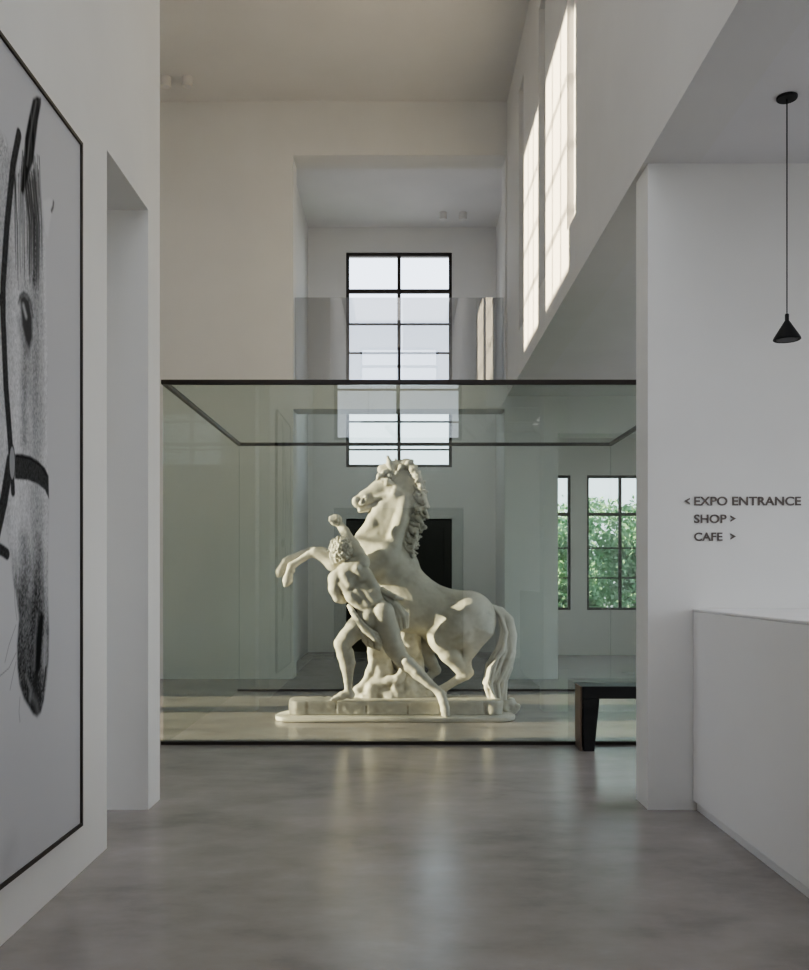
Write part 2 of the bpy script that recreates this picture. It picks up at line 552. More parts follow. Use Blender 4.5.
# ------------------------------------------------------------------ small ceiling spots
def downlight(x, y, label):
    o = empty('downlight', (x, y, HC), label, 'ceiling lamp', 'white cylinder downlights on the ceilings')
    MB().lathe((0, 0, -0.115), [(0.05, 0.006), (0.055, 0), (0.06, 0), (0.06, 0.113)], 28).build('housing', M_WHITE, o, smooth=True)
    MB().lathe((0, 0, -0.113), [(0.045, 0), (0.045, 0.008)], 28).build('lens', M_CEIL, o)
    return o


downlight((166 - CX) / F * 10.5, 10.5, 'white cylinder downlight on the hall ceiling, left one of the pair')
downlight((187.5 - CX) / F * 10.5, 10.5, 'white cylinder downlight on the hall ceiling, right one of the pair')
downlight((443 - CX) / F * 14.4, 14.4, 'white cylinder downlight on the passage ceiling, directly above the tall window')
downlight((463 - CX) / F * 14.4, 14.4, 'white cylinder downlight on the passage ceiling, just beside the tall window')


# track lights hanging in the entrance (the photograph shows them mirrored in the glass)
def track(y, z, x0, x1, xs, lab):
    o = empty('track_light', ((x0 + x1) / 2, y, z), lab, 'track light', 'white track lights over the entrance')
    r = tuple(o.location)
    sub(MB().box(x0, x1, y - .012, y + .012, z, z + .02), 'track', M_WHITE, o, r)
    wires = MB()
    for x in (x0 + 0.1, min(x1 - 0.1, 1.1)):
        wires.tube((x, y, z + .02), (x, y, 7.6), 0.002, n=6)
    sub(wires, 'suspension_wire', M_WHITE, o, r)
    for x in xs:
        s = MB().tube((x, y, z), (x, y, z - 0.07), 0.008, n=10)
        s = sub(s, 'spot_stem', M_WHITE, o, r)
        h = MB().tube((x - 0.05, y - .02, z - 0.05), (x + 0.10, y + 0.05, z - 0.22), 0.036, n=20)
        sub(h, 'spotlight', M_WHITE, o, r, smooth=True)


Vy = 12.4
track(13.4 - 11.3, 3.37, 0.75, 3.6, [(x - CX) / F * 11.3 for x in (478, 551, 622, 690)], 'white ceiling track with slanted spotlights mirrored faintly in the glass, upper one')
track(13.4 - 12.35, 3.37, -0.55, 3.6, [(x - CX) / F * 12.35 for x in (390, 470, 539, 602, 665)], 'white ceiling track with slanted spotlights mirrored faintly in the glass, lower one')


# ------------------------------------------------------------------ horse picture on the left wall
def picture():
    Y0, Y1, Z0, Z1 = 2.55, 3.755, 0.213, 3.06
    fr = empty('framed_picture', (XL, (Y0 + Y1) / 2, Z0), 'tall framed black and white photograph of a bridled horse head on the wall', 'picture')
    r = tuple(fr.location)
    d, w = 0.030, 0.014
    f = MB()
    f.box(XL + .001, XL + d, Y0, Y1, Z0, Z0 + w).box(XL + .001, XL + d, Y0, Y1, Z1 - w, Z1)
    f.box(XL + .001, XL + d, Y0, Y0 + w, Z0 + w, Z1 - w).box(XL + .001, XL + d, Y1 - w, Y1, Z0 + w, Z1 - w)
    sub(f, 'frame', plain('dark_walnut_frame', (0.035, 0.027, 0.022), 0.5), fr, r)
    xp = XL + 0.022
    ny, nz = 330, 640
    ya = np.linspace(Y0 + w, Y1 - w, ny)
    za = np.linspace(Z0 + w, Z1 - w, nz)
    A, B = np.meshgrid(ya, za)                      # plane coordinates (along the wall, height)

    def W(pts):
        """photo pixels on the picture plane to plane coordinates"""
        out = []
        for px, py in pts:
            Yp = -xp * F / (CX - px)
            out.append((Yp, EYE + (CY - py) / F * Yp))
        return np.array(out)

    def poly(pts, soft=0.006, world=False):
        P = np.array(pts) if world else W(pts)
        D = np.full(A.shape, 1e9)
        ins = np.zeros(A.shape, bool)
        for i in range(len(P)):
            a, b_ = P[i], P[(i + 1) % len(P)]
            e = b_ - a
            tt = np.clip(((A - a[0]) * e[0] + (B - a[1]) * e[1]) / (e @ e + 1e-12), 0, 1)
            D = np.minimum(D, np.hypot(A - a[0] - tt * e[0], B - a[1] - tt * e[1]))
            c = (a[1] > B) != (b_[1] > B)
            ins ^= c & (A < (b_[0] - a[0]) * (B - a[1]) / (b_[1] - a[1] + 1e-12) + a[0])
        D = np.where(ins, -D, D)
        return np.clip(0.5 - D / (2 * soft), 0, 1)

    def stroke(pts, width, soft=0.004, world=False, taper=False):
        P = np.array(pts) if world else W(pts)
        D = np.full(A.shape, 1e9)
        n = len(P) - 1
        for i in range(n):
            a, b_ = P[i], P[i + 1]
            e = b_ - a
            tt = np.clip(((A - a[0]) * e[0] + (B - a[1]) * e[1]) / (e @ e + 1e-12), 0, 1)
            wd = width * (1 - (i + tt) / n * 0.85) if taper else width
            D = np.minimum(D, np.hypot(A - a[0] - tt * e[0], B - a[1] - tt * e[1]) - wd)
        return np.clip(0.5 - D / (2 * soft), 0, 1)

    def fbm(sx, sz, octs=4, seed=0):
        g = np.random.default_rng(seed)
        out = np.zeros(A.shape)
        amp, tot = 1.0, 0
        for o in range(octs):
            gy, gz = int((Y1 - Y0) * sx * 2 ** o) + 3, int((Z1 - Z0) * sz * 2 ** o) + 3
            R = g.random((gz, gy))
            u = (A - Y0) / (Y1 - Y0) * (gy - 2)
            v = (B - Z0) / (Z1 - Z0) * (gz - 2)
            iu, iv = np.clip(u.astype(int), 0, gy - 2), np.clip(v.astype(int), 0, gz - 2)
            fu, fv = u - iu, v - iv
            fu, fv = fu * fu * (3 - 2 * fu), fv * fv * (3 - 2 * fv)
            out += amp * ((R[iv, iu] * (1 - fu) + R[iv, iu + 1] * fu) * (1 - fv) + (R[iv + 1, iu] * (1 - fu) + R[iv + 1, iu + 1] * fu) * fv)
            tot += amp
            amp *= 0.55
        return out / tot

    bg = 0.56 + 0.05 * (fbm(0.8, 0.8, 2, 3) - 0.5) - 0.05 * np.clip((1.1 - B) / 1.0, 0, 1) * 0
    C = bg.copy()

    def lay(mask, val, k=1.0):
        nonlocal C
        C = C * (1 - mask * k) + val * mask * k

    speck = fbm(170, 130, 2, 11)
    streak = fbm(90, 7, 3, 5)
    big = fbm(3, 2, 3, 8)
    # the half of the head that runs out of the photograph's left edge: neck, far cheek and mane
    Yl = lambda px: -xp * F / (CX - px)
    lay(poly([(2.62, 2.55), (2.75, 2.75), (3.05, 2.72), (3.18, 2.4), (3.16, 1.55), (3.0, 1.42), (2.92, 1.38), (2.88, 1.5), (2.72, 1.9), (2.45, 2.0), (2.42, 2.45)], 0.02, True),
        np.clip(0.47 + 0.5 * (speck - 0.5) + 0.25 * (big - .5), 0.05, 0.8))
    face = [(0, 165), (8, 150), (16, 148), (24, 160), (30, 165), (36, 172), (41, 200), (44, 232), (45, 270), (46, 312), (48, 365), (47, 420), (48, 470), (49, 500),
            (48, 548), (48, 600), (49, 630), (48.5, 660), (46.5, 682), (44, 700), (41, 712), (37, 716.5), (33, 714), (29, 707), (24, 699), (19.5, 684), (17.5, 668), (17, 645), (19, 618),
            (17, 600), (13, 580), (11, 560), (9, 545), (4, 520), (0, 500), (-20, 470), (-20, 190)]
    fm = poly(face, 0.008)
    tone = 0.46 + 0.27 * (speck - 0.5) + 0.34 * (big - 0.5) + 0.12 * (streak - .5)
    PYc = CY - (B - EYE) * F / A                     # height read back as a photo row
    PXc = CX + xp * F / A
    tone -= 0.34 * np.clip((PYc - 540) / 70, 0, 1)
    tone += 0.10 * np.exp(-((PXc - 18) / 7.0) ** 2) * np.clip((540 - PYc) / 80, 0, 1)
    tone -= 0.10 * np.exp(-((PXc - 36) / 5.0) ** 2)   # dark muzzle
    tone += 0.10 * np.exp(-((PXc - 46) / 3.0) ** 2)
    lay(fm, np.clip(tone, 0.035, 0.85))
    # shading of the face
    for pts, wd, v, k, s in (
        ([(28, 300), (26, 340), (24, 400), (24, 440)], 0.022, 0.10, 0.55, 0.03),
        ([(34, 200), (36, 240), (34, 280)], 0.020, 0.06, 0.75, 0.02),
        ([(24, 540), (26, 570), (22, 600)], 0.030, 0.06, 0.55, 0.03),
        ([(38, 540), (40, 560), (36, 590)], 0.018, 0.08, 0.5, 0.025),
        ([(44, 235), (45.5, 330), (46.5, 420), (46.5, 455)], 0.007, 0.66, 0.6, 0.014),
        ([(47, 505), (46.5, 560), (46.5, 620)], 0.008, 0.58, 0.5, 0.014),
        ([(14, 300), (16, 360), (16, 420)], 0.02, 0.62, 0.4, 0.03),
        ([(26, 300), (32, 262)], 0.012, 0.55, 0.6, 0.02)):
        lay(stroke(pts, wd, s), np.clip(v + 0.4 * (speck - 0.5), 0.02, 0.8), k)
    # forelock streaks
    g = np.random.default_rng(4)
    for i in range(46):
        x0 = 14 + 26 * g.random()
        y0 = 150 + 40 * g.random()
        x1 = x0 + 6 * (g.random() - 0.35)
        lay(stroke([(x0, y0), ((x0 + x1) / 2 + g.normal() * .8, y0 + 45), (x1, y0 + 75 + 40 * g.random())], 0.004, 0.004, taper=True), 0.03 + 0.45 * (g.random() ** 2.2), 0.85)
    for i in range(24):
        x0 = 24 + 11 * g.random()
        lay(stroke([(x0, 170 + 20 * g.random()), (x0 + 5, 225), (x0 + 4.5, 265 + 20 * g.random())], 0.005, 0.004, taper=True), 0.02 + 0.1 * g.random(), 0.8)
    # ears
    lay(poly([(37, 96.5), (33, 99), (29, 117), (25, 138), (23, 166), (21, 190), (23, 195), (29, 173), (33, 163), (35, 146), (38, 120), (41, 104), (41, 98)], 0.006), np.clip(0.025 + 0.22 * (streak - 0.45), 0.012, .4))
    lay(stroke([(36.5, 101), (33, 118), (29.5, 142), (27, 165)], 0.004, 0.007), 0.25, 0.6)
    lay(poly([(43, 201), (49, 198.5), (54, 201), (53, 207), (50, 222), (48, 238), (45, 232)], 0.006), 0.62, 0.9)
    lay(stroke([(53.5, 202), (53, 207), (51.5, 211)], 0.006, 0.006), 0.06, 0.9)
    # eye
    lay(poly([(20, 297), (24, 294), (29, 300), (32, 318), (32.5, 338), (29.5, 350), (26, 342), (22, 325)], 0.012), 0.055, 0.95)
    lay(stroke([(23.5, 306), (26, 316)], 0.010, 0.008), 0.50, 0.8)
    lay(stroke([(18.5, 303), (20.5, 296), (24, 292.5), (28, 296), (31, 304), (33, 316)], 0.004, 0.008), 0.02, 0.8)
    lay(stroke([(19, 320), (22, 338), (28, 354)], 0.010, 0.018), 0.16, 0.6)
    # bridle
    for pts, wd in (([(19, 134), (13, 165), (7, 225), (3, 285), (3, 315), (6, 387), (9.5, 432), (11, 455)], 0.020),
                    ([(10, 462), (4, 500), (-6, 545)], 0.028), ([(12, 470), (13, 492)], 0.016), ([(-6, 546), (3, 551), (7, 554)], 0.020),
                    ([(-30, 300), (3, 300)], 0.02)):
        lay(stroke(pts, wd, 0.004), np.clip(0.022 + 0.05 * speck, 0, 1))
        lay(stroke(pts, 0.002, 0.003), 0.08, 0.5)
    lay(poly([(15, 454), (22, 454), (30, 456), (38, 461), (45, 468), (48.5, 476), (49, 499), (45, 490), (38, 484), (28, 480), (15, 479)], 0.004), np.clip(0.028 + 0.06 * speck, 0, 1))
    lay(stroke([(16, 456), (30, 458.5), (41, 466), (47, 476)], 0.002, 0.003), 0.002)
    ring = W([(12.2, 463)])[0]
    e = np.sqrt(((A - ring[0]) / 0.022) ** 2 + ((B - ring[1]) / 0.058) ** 2)
    lay(np.clip(1.15 - e, 0, 0.15) / 0.15, 0.34)
    lay(np.clip(1 - np.abs(e - 1.05) / 0.16, 0, 1), 0.02)
    # nostril, mouth, whiskers
    lay(poly([(41, 611), (43.5, 616), (42, 640), (40, 668), (36, 674), (36, 650), (38, 625)], 0.008), 0.015)
    lay(stroke([(37, 614), (35, 640), (34, 668)], 0.008, 0.012), 0.30, 0.6)
    lay(stroke([(45.5, 640), (44, 665)], 0.014, 0.016), 0.42, 0.7)
    lay(stroke([(46, 668), (43.5, 690)], 0.006, 0.006), 0.02)
    lay(stroke([(31, 694), (36, 702), (38, 712)], 0.014, 0.016), 0.28, 0.5)
    lay(stroke([(26, 676), (31, 690), (30, 700)], 0.006, 0.010), 0.38, 0.55)
    for a_, b_, c_ in (((16, 625), (9, 645), (5, 662)), ((16, 653), (9, 668), (0, 676)), ((16, 662), (12, 680), (10, 690)), ((20, 697), (19, 712), (20, 722)), ((14, 580), (15, 605), (17, 620))):
        lay(stroke([a_, b_, c_], 0.0016, 0.002), 0.16, 0.8)
    lay(stroke([(6, 862), (10, 850), (12, 846)], 0.03, 0.05), 0.42, 0.5)
    C = np.clip(C, 0.008, 0.9)

    vs = np.stack([np.full(A.size, xp), A.ravel(), B.ravel()], 1) - np.array(r)
    idx = np.arange(ny * nz).reshape(nz, ny)
    qd = np.stack([idx[:-1, :-1], idx[:-1, 1:], idx[1:, 1:], idx[1:, :-1]], -1).reshape(-1, 4)
    me = bpy.data.meshes.new('print')
    me.vertices.add(len(vs))
    me.vertices.foreach_set('co', vs.ravel())
    me.loops.add(qd.size)
    me.loops.foreach_set('vertex_index', qd.ravel())
    me.polygons.add(len(qd))
    me.polygons.foreach_set('loop_start', np.arange(0, qd.size, 4))
    me.update()
    ca = me.color_attributes.new('ink', 'FLOAT_COLOR', 'POINT')
    cc = C.ravel()
    ca.data.foreach_set('color', np.stack([cc, cc, cc * 1.015, np.ones_like(cc)], 1).astype(np.float32).ravel())
    m, nt, b = new_mat('photo_print')
    at_ = N(nt, 'ShaderNodeAttribute', attribute_name='ink')
    nt.links.new(at_.outputs['Color'], b.inputs['Base Color'])
    b.inputs['Roughness'].default_value = 0.7
    b.inputs['Specular IOR Level'].default_value = 0.06
    link('photo_print', me, m, fr)


picture()


# ------------------------------------------------------------------ statue: smooth-blended distance fields meshed with surface nets
K = 1 / 3.112                                  # statue outlines were read off a 3.112x enlargement starting at (270, 440)
YS = 8.30
ZPX = YS / F * K                               # metres per enlarged pixel


def Q(zx, zy, d):
    return np.array(at(270 + zx * K, 440 + zy * K, YS + d))


class Field:
    def __init__(self, lo, hi, h):
        self.h = h
        self.lo = np.array(lo, float)
        self.n = np.ceil((np.array(hi) - self.lo) / h).astype(int) + 1
        self.F = np.full(self.n, 10.0, np.float32)

    def region(self, lo, hi):
        i0 = np.clip(np.floor((lo - self.lo) / self.h).astype(int), 0, self.n - 1)
        i1 = np.clip(np.ceil((hi - self.lo) / self.h).astype(int) + 1, 1, self.n)
        if np.any(i1 <= i0):
            return None, None
        sl = tuple(slice(a, b) for a, b in zip(i0, i1))
        ax = [self.lo[k] + self.h * np.arange(i0[k], i1[k], dtype=np.float32) for k in range(3)]
        return sl, np.meshgrid(*ax, indexing='ij', sparse=True)

    def blend(self, sl, D, k, cut=False):
        A = self.F[sl]
        if cut:
            D = -D
            hh = np.clip(0.5 - 0.5 * (A - D) / k, 0, 1)
            self.F[sl] = A * (1 - hh) + D * hh + k * hh * (1 - hh)
        else:
            hh = np.clip(0.5 + 0.5 * (A - D) / k, 0, 1)
            self.F[sl] = A * (1 - hh) + D * hh - k * hh * (1 - hh)

    def cone(self, a, b, ra, rb, k=0.03, flat=1.0, cut=False):
        """tapered capsule; flat squashes it along the depth axis"""
        a, b = np.asarray(a, float), np.asarray(b, float)
        pad = max(ra, rb) + 2 * k + 2 * self.h
        sl, X = self.region(np.minimum(a, b) - pad, np.maximum(a, b) + pad)
        if sl is None:
            return
        ab = b - a
        L2 = float(ab @ ab) + 1e-9
        px, py, pz = X[0] - a[0], X[1] - a[1], X[2] - a[2]
        t = np.clip((px * ab[0] + py * ab[1] + pz * ab[2]) / L2, 0, 1)
        D = np.sqrt((px - t * ab[0]) ** 2 + ((py - t * ab[1]) / flat) ** 2 + (pz - t * ab[2]) ** 2) - (ra + (rb - ra) * t)
        if flat < 1:
            D = D * (0.5 + 0.5 * flat)
        self.blend(sl, D.astype(np.float32), k, cut)

    def ball(self, c, r, k=0.03, cut=False):
        self.cone(c, np.asarray(c) + 1e-5, r, r, k, 1.0, cut)

    def ell(self, c, rad, k=0.03, cut=False):
        c, rad = np.asarray(c, float), np.asarray(rad, float)
        pad = rad + 2 * k + 2 * self.h
        sl, X = self.region(c - pad, c + pad)
        if sl is None:
            return
        q = np.sqrt(((X[0] - c[0]) / rad[0]) ** 2 + ((X[1] - c[1]) / rad[1]) ** 2 + ((X[2] - c[2]) / rad[2]) ** 2)
        self.blend(sl, ((q - 1) * rad.min()).astype(np.float32), k, cut)

    def roughen(self, amp, cell, seed=0):
        g = np.random.default_rng(seed)
        m = np.maximum((self.n * self.h / cell).astype(int) + 2, 2)
        R = g.random(m).astype(np.float32) - 0.5
        out = R
        for axis in range(3):
            u = np.linspace(0, m[axis] - 1.001, self.n[axis])
            i = u.astype(int)
            f = u - i
            f = f * f * (3 - 2 * f)
            sh = [1, 1, 1]
            sh[axis] = -1
            f = f.reshape(sh).astype(np.float32)
            out = np.take(out, i, axis) * (1 - f) + np.take(out, i + 1, axis) * f
        self.F += amp * 2 * out

    def mesh(self, name, origin, mat, parent, smooth=1):
        Fd, h = self.F, self.h
        nx, ny, nz = Fd.shape
        ins = Fd < 0
        cnt = np.zeros((nx - 1, ny - 1, nz - 1), np.int8)
        for dx in (0, 1):
            for dy in (0, 1):
                for dz in (0, 1):
                    cnt += ins[dx:nx - 1 + dx, dy:ny - 1 + dy, dz:nz - 1 + dz]
        act = np.argwhere((cnt > 0) & (cnt < 8))
        idx = np.full(cnt.shape, -1, np.int64)
        idx[act[:, 0], act[:, 1], act[:, 2]] = np.arange(len(act))
        pos = np.zeros((len(act), 3))
        w = np.zeros(len(act))
        corners = [(i, j, k) for i in (0, 1) for j in (0, 1) for k in (0, 1)]
        for c0 in corners:
            for ax in range(3):
                if c0[ax]:
                    continue
                c1 = list(c0)
                c1[ax] = 1
                f0 = Fd[act[:, 0] + c0[0], act[:, 1] + c0[1], act[:, 2] + c0[2]]
                f1 = Fd[act[:, 0] + c1[0], act[:, 1] + c1[1], act[:, 2] + c1[2]]
                cr = (f0 < 0) != (f1 < 0)
                tt = np.where(cr, f0 / np.where(cr, f0 - f1, 1), 0)
                p = np.array(c0, float)[None, :].repeat(len(act), 0)
                p[:, ax] += tt
                pos += np.where(cr[:, None], p, 0)
                w += cr
        V = (act + pos / w[:, None]) * h + self.lo - np.array(origin)
        quads = []
        for ax in range(3):
            s0 = [slice(0, n) for n in ins.shape]
            s1 = [slice(0, n) for n in ins.shape]
            s0[ax] = slice(0, ins.shape[ax] - 1)
            s1[ax] = slice(1, ins.shape[ax])
            e = np.argwhere(ins[tuple(s0)] != ins[tuple(s1)])
            o1, o2 = [(1, 2), (2, 0), (0, 1)][ax]
            ok = (e[:, o1] > 0) & (e[:, o2] > 0) & (e[:, o1] < ins.shape[o1] - 1) & (e[:, o2] < ins.shape[o2] - 1)
            e = e[ok]
            flip = ins[e[:, 0], e[:, 1], e[:, 2]]

            def cell(a, b_):
                q_ = e.copy()
                q_[:, o1] -= a
                q_[:, o2] -= b_
                return idx[q_[:, 0], q_[:, 1], q_[:, 2]]
            qd = np.stack([cell(1, 1), cell(0, 1), cell(0, 0), cell(1, 0)], 1)
            qd[~flip] = qd[~flip][:, ::-1]
            quads.append(qd)
        qd = np.concatenate(quads)
        qd = qd[(qd >= 0).all(1)]
        for _ in range(smooth):                  # light Laplacian pass
            acc = np.zeros_like(V)
            n_ = np.zeros(len(V))
            for a_, b_ in ((0, 1), (1, 2), (2, 3), (3, 0)):
                np.add.at(acc, qd[:, a_], V[qd[:, b_]])
                np.add.at(n_, qd[:, a_], 1)
                np.add.at(acc, qd[:, b_], V[qd[:, a_]])
                np.add.at(n_, qd[:, b_], 1)
            V = V * 0.5 + 0.5 * acc / np.maximum(n_, 1)[:, None]
        me = bpy.data.meshes.new(name)
        me.vertices.add(len(V))
        me.vertices.foreach_set('co', V.astype(np.float32).ravel())
        me.loops.add(qd.size)
        me.loops.foreach_set('vertex_index', qd.astype(np.int32).ravel())
        me.polygons.add(len(qd))
        me.polygons.foreach_set('loop_start', np.arange(0, qd.size, 4, dtype=np.int32))
        me.polygons.foreach_set('use_smooth', np.ones(len(qd), bool))
        me.update()
        me.validate()
        return link(name, me, mat, parent)


def chain(fd, pts, k=0.03, flat=1.0):
    """pts: (zx, zy, depth, radius in enlarged pixels)"""
    for p, q_ in zip(pts[:-1], pts[1:]):
        fd.cone(Q(*p[:3]), Q(*q_[:3]), p[3] * ZPX, q_[3] * ZPX, k, flat)


def dot(fd, p, k=0.02):
    fd.ball(Q(*p[:3]), p[3] * ZPX, k)


def carve(fd, a, b, r, k=0.01):
    fd.cone(Q(*a), Q(*b), r * ZPX, r * ZPX, k, 1.0, True)


ST = empty('statue', (-0.05, 8.35, 0), 'weathered marble statue of a man holding a rearing horse on a low plinth', 'statue')
SO = tuple(ST.location)


def statue():
    # ---------------- horse
    f = Field((-1.3, 7.75, 0.12), (1.05, 8.85, 2.5), 0.0095)
    chain(f, [(350, 318, 0, 82), (378, 252, 0, 69), (404, 196, 0, 57), (416, 142, 0, 45), (412, 108, 0, 34)], 0.05, 0.68)
    # head
    chain(f, [(385, 132, 0, 40), (338, 158, -.01, 28), (300, 179, -.02, 21.5), (276, 193, -.025, 20)], 0.035, 0.72)
    f.ell(Q(392, 160, -0.03), np.array([38, 24, 40]) * ZPX, 0.03)
    dot(f, (390, 165, -.09, 20), 0.04)                                # jowl
    chain(f, [(372, 194, -.02, 13), (330, 205, -.02, 10), (300, 214, -.025, 9), (282, 219, -.03, 9)], 0.02)    # jaw
    dot(f, (268, 188, -.045, 12), 0.015)
    chain(f, [(298, 178, -.075, 7), (286, 196, -.075, 8)], 0.01)        # nostril rim
    carve(f, (292, 184, -.085), (289, 194, -.085), 5, 0.005)
    carve(f, (252, 210, -.05), (282, 210, -.06), 4.0, 0.005)
    carve(f, (282, 210, -.06), (318, 202, -.075), 3.6, 0.006)            # mouth
    carve(f, (262, 212, 0.05), (304, 208, 0.0), 3.4, 0.008)
    chain(f, [(348, 122, -.085, 7), (366, 126, -.10, 8), (382, 136, -.10, 6)], 0.012)     # brow
    dot(f, (364, 136, -.088, 8), 0.006)
    carve(f, (352, 146, -.115), (378, 147, -.115), 5, 0.02)
    carve(f, (330, 168, -.10), (372, 158, -.12), 5, 0.02)              # face hollow
    chain(f, [(378, 166, -.085, 6), (330, 178, -.07, 5)], 0.03)         # cheek bone
    chain(f, [(380, 98, -.05, 15), (373, 76, -.05, 12), (366, 50, -.05, 4)], 0.012)    # ears
    chain(f, [(400, 92, .05, 14), (396, 76, .06, 10), (390, 58, .06, 3)], 0.012)
    # neck muscles and throat
    chain(f, [(350, 205, -.06, 14), (318, 262, -.08, 17), (285, 305, -.06, 22)], 0.035)
    chain(f, [(420, 180, -.10, 15), (408, 250, -.14, 18), (385, 320, -.17, 24)], 0.05)
    carve(f, (372, 190, -.16), (340, 290, -.20), 9, 0.04)
    # trunk
    f.ell(Q(322, 372, 0), np.array([76, 70, 82]) * ZPX, 0.06)
    chain(f, [(345, 378, 0, 84), (440, 498, 0, 82), (540, 551, 0, 84), (613, 559, 0, 91)], 0.06, 0.92)
    f.ell(Q(430, 540, 0), np.array([78, 80, 70]) * ZPX, 0.06)
    chain(f, [(398, 335, 0, 36), (428, 385, 0, 34)], 0.05)
    chain(f, [(360, 360, -.17, 42), (300, 400, -.18, 38)], 0.06)       # near shoulder
    chain(f, [(360, 360, .17, 42), (300, 400, .18, 38)], 0.06)
    carve(f, (400, 400, -.27), (365, 470, -.27), 12, 0.05)
    # near foreleg
    chain(f, [(295, 402, -.17, 40), (240, 400, -.16, 31), (198, 384, -.16, 24), (158, 356, -.16, 17), (141, 350, -.16, 17)], 0.025)
    chain(f, [(141, 350, -.16, 16), (120, 357, -.16, 11), (78, 384, -.16, 10), (66, 393, -.16, 13)], 0.012)
    chain(f, [(66, 393, -.16, 12), (58, 412, -.16, 9.5)], 0.012)
    chain(f, [(59, 414, -.16, 11.5), (54, 438, -.16, 15.5), (50, 450, -.16, 9)], 0.004)
    dot(f, (72, 407, -.165, 7), 0.01)
    # far foreleg
    chain(f, [(290, 395, .17, 40), (230, 380, .17, 28), (160, 352, .14, 18), (128, 348, .12, 16)], 0.025)
    chain(f, [(128, 348, .12, 15), (100, 354, .10, 11), (58, 370, .06, 10), (48, 378, .05, 12)], 0.012)
    chain(f, [(48, 378, .05, 11), (42, 388, .05, 9.5)], 0.008)
    chain(f, [(42, 388, .05, 11), (32, 410, .05, 15), (28, 420, .05, 9)], 0.004)
    # near hind leg
    chain(f, [(618, 552, -.10, 70), (582, 590, -.15, 62), (538, 622, -.17, 42)], 0.05)
    chain(f, [(640, 585, -.12, 58), (618, 640, -.13, 34), (608, 690, -.15, 15), (622, 722, -.16, 11)], 0.03)
    chain(f, [(535, 618, -.17, 40), (560, 664, -.17, 32), (590, 706, -.16, 21), (608, 728, -.16, 18)], 0.025)
    dot(f, (512, 618, -.17, 18), 0.03)
    chain(f, [(608, 730, -.16, 18), (590, 742, -.16, 14), (548, 768, -.17, 12), (536, 776, -.17, 14)], 0.014)
    dot(f, (622, 724, -.16, 12), 0.02)
    chain(f, [(536, 776, -.17, 13), (516, 783, -.17, 11), (494, 794, -.17, 15), (482, 800, -.17, 14)], 0.01)
    carve(f, (575, 628, -.34), (620, 612, -.34), 8, 0.04)
    # far hind leg
    chain(f, [(560, 580, .14, 66), (490, 625, .17, 42), (468, 642, .17, 34)], 0.04)
    chain(f, [(468, 642, .17, 32), (500, 690, .16, 20), (516, 716, .16, 17)], 0.02)
    chain(f, [(516, 716, .16, 16), (480, 752, .15, 12), (462, 774, .15, 14), (440, 792, .15, 14)], 0.014)
    f.roughen(0.0016, 0.03, 2)
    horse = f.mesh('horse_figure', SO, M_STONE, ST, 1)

    # ---------------- mane
    g = np.random.default_rng(12)
    f = Field((-0.35, 7.95, 1.3), (0.5, 8.65, 2.55), 0.0075)
    chain(f, [(350, 92, -.02, 16), (385, 84, -.03, 18), (425, 78, -.02, 19), (452, 104, -.01, 15)], 0.02)
    for p in ((340, 106), (354, 96), (372, 106), (394, 100), (408, 78), (430, 66), (446, 82), (452, 100)):
        dx = g.normal(0, 3, 4)
        for s in range(2):
            d = -.07 + .05 * s
            chain(f, [(p[0] + dx[0] + 9, p[1] + 1 + dx[1] * .5, d, 7), (p[0], p[1] + 5, d - .02, 8), (p[0] - 10 + dx[2], p[1] + 16 + dx[3], d - .02, 3)], 0.006)
    crest = [(448, 92), (462, 120), (468, 152), (470, 186), (468, 218), (460, 250), (450, 282), (441, 312), (434, 340)]
    for i, (x, y) in enumerate(crest):
        for s in range(5):
            d = -.085 + .042 * s + g.normal(0, .008)
            L = 26 + 9 * g.random() + (4 if 2 < i < 6 else -6)
            ph = g.random() * 2
            pts = [(x - 16, y - 12, d * .7, 13)]
            for j in range(1, 6):
                u = j / 5
                pts.append((x - 14 + L * 1.15 * u + 5 * math.sin(4 * u + ph), y - 10 + 24 * u + 7 * math.sin(5.5 * u + ph + 1), d - .02 * u, 12 - 7.5 * u))
            chain(f, pts, 0.006)
            dot(f, (pts[-1][0] - 3, pts[-1][1] + 3, d - .025, 6.5), 0.005)
    for i in range(60):
        u_ = g.random() * 7.9
        j_ = int(u_)
        x = crest[j_][0] + (crest[j_ + 1][0] - crest[j_][0]) * (u_ - j_)
        y = crest[j_][1] + (crest[j_ + 1][1] - crest[j_][1]) * (u_ - j_)
        d, ph, L = g.uniform(-.115, .09), g.random() * 6.28, 20 + 16 * g.random()
        st = [(x - 14 + L * w_ + 5 * math.sin(6 * w_ + ph), y - 8 + 26 * w_ + 6 * math.cos(6 * w_ + ph), d - .01 * math.sin(5 * w_ + ph), 5.8 - 2.6 * w_) for w_ in np.linspace(0, 1, 7)]
        chain(f, st, 0.003)
    f.mesh('mane', SO, M_STONE, horse, 1)

    # ---------------- tail
    f = Field((0.35, 7.85, 0.02), (1.15, 8.65, 1.4), 0.0085)
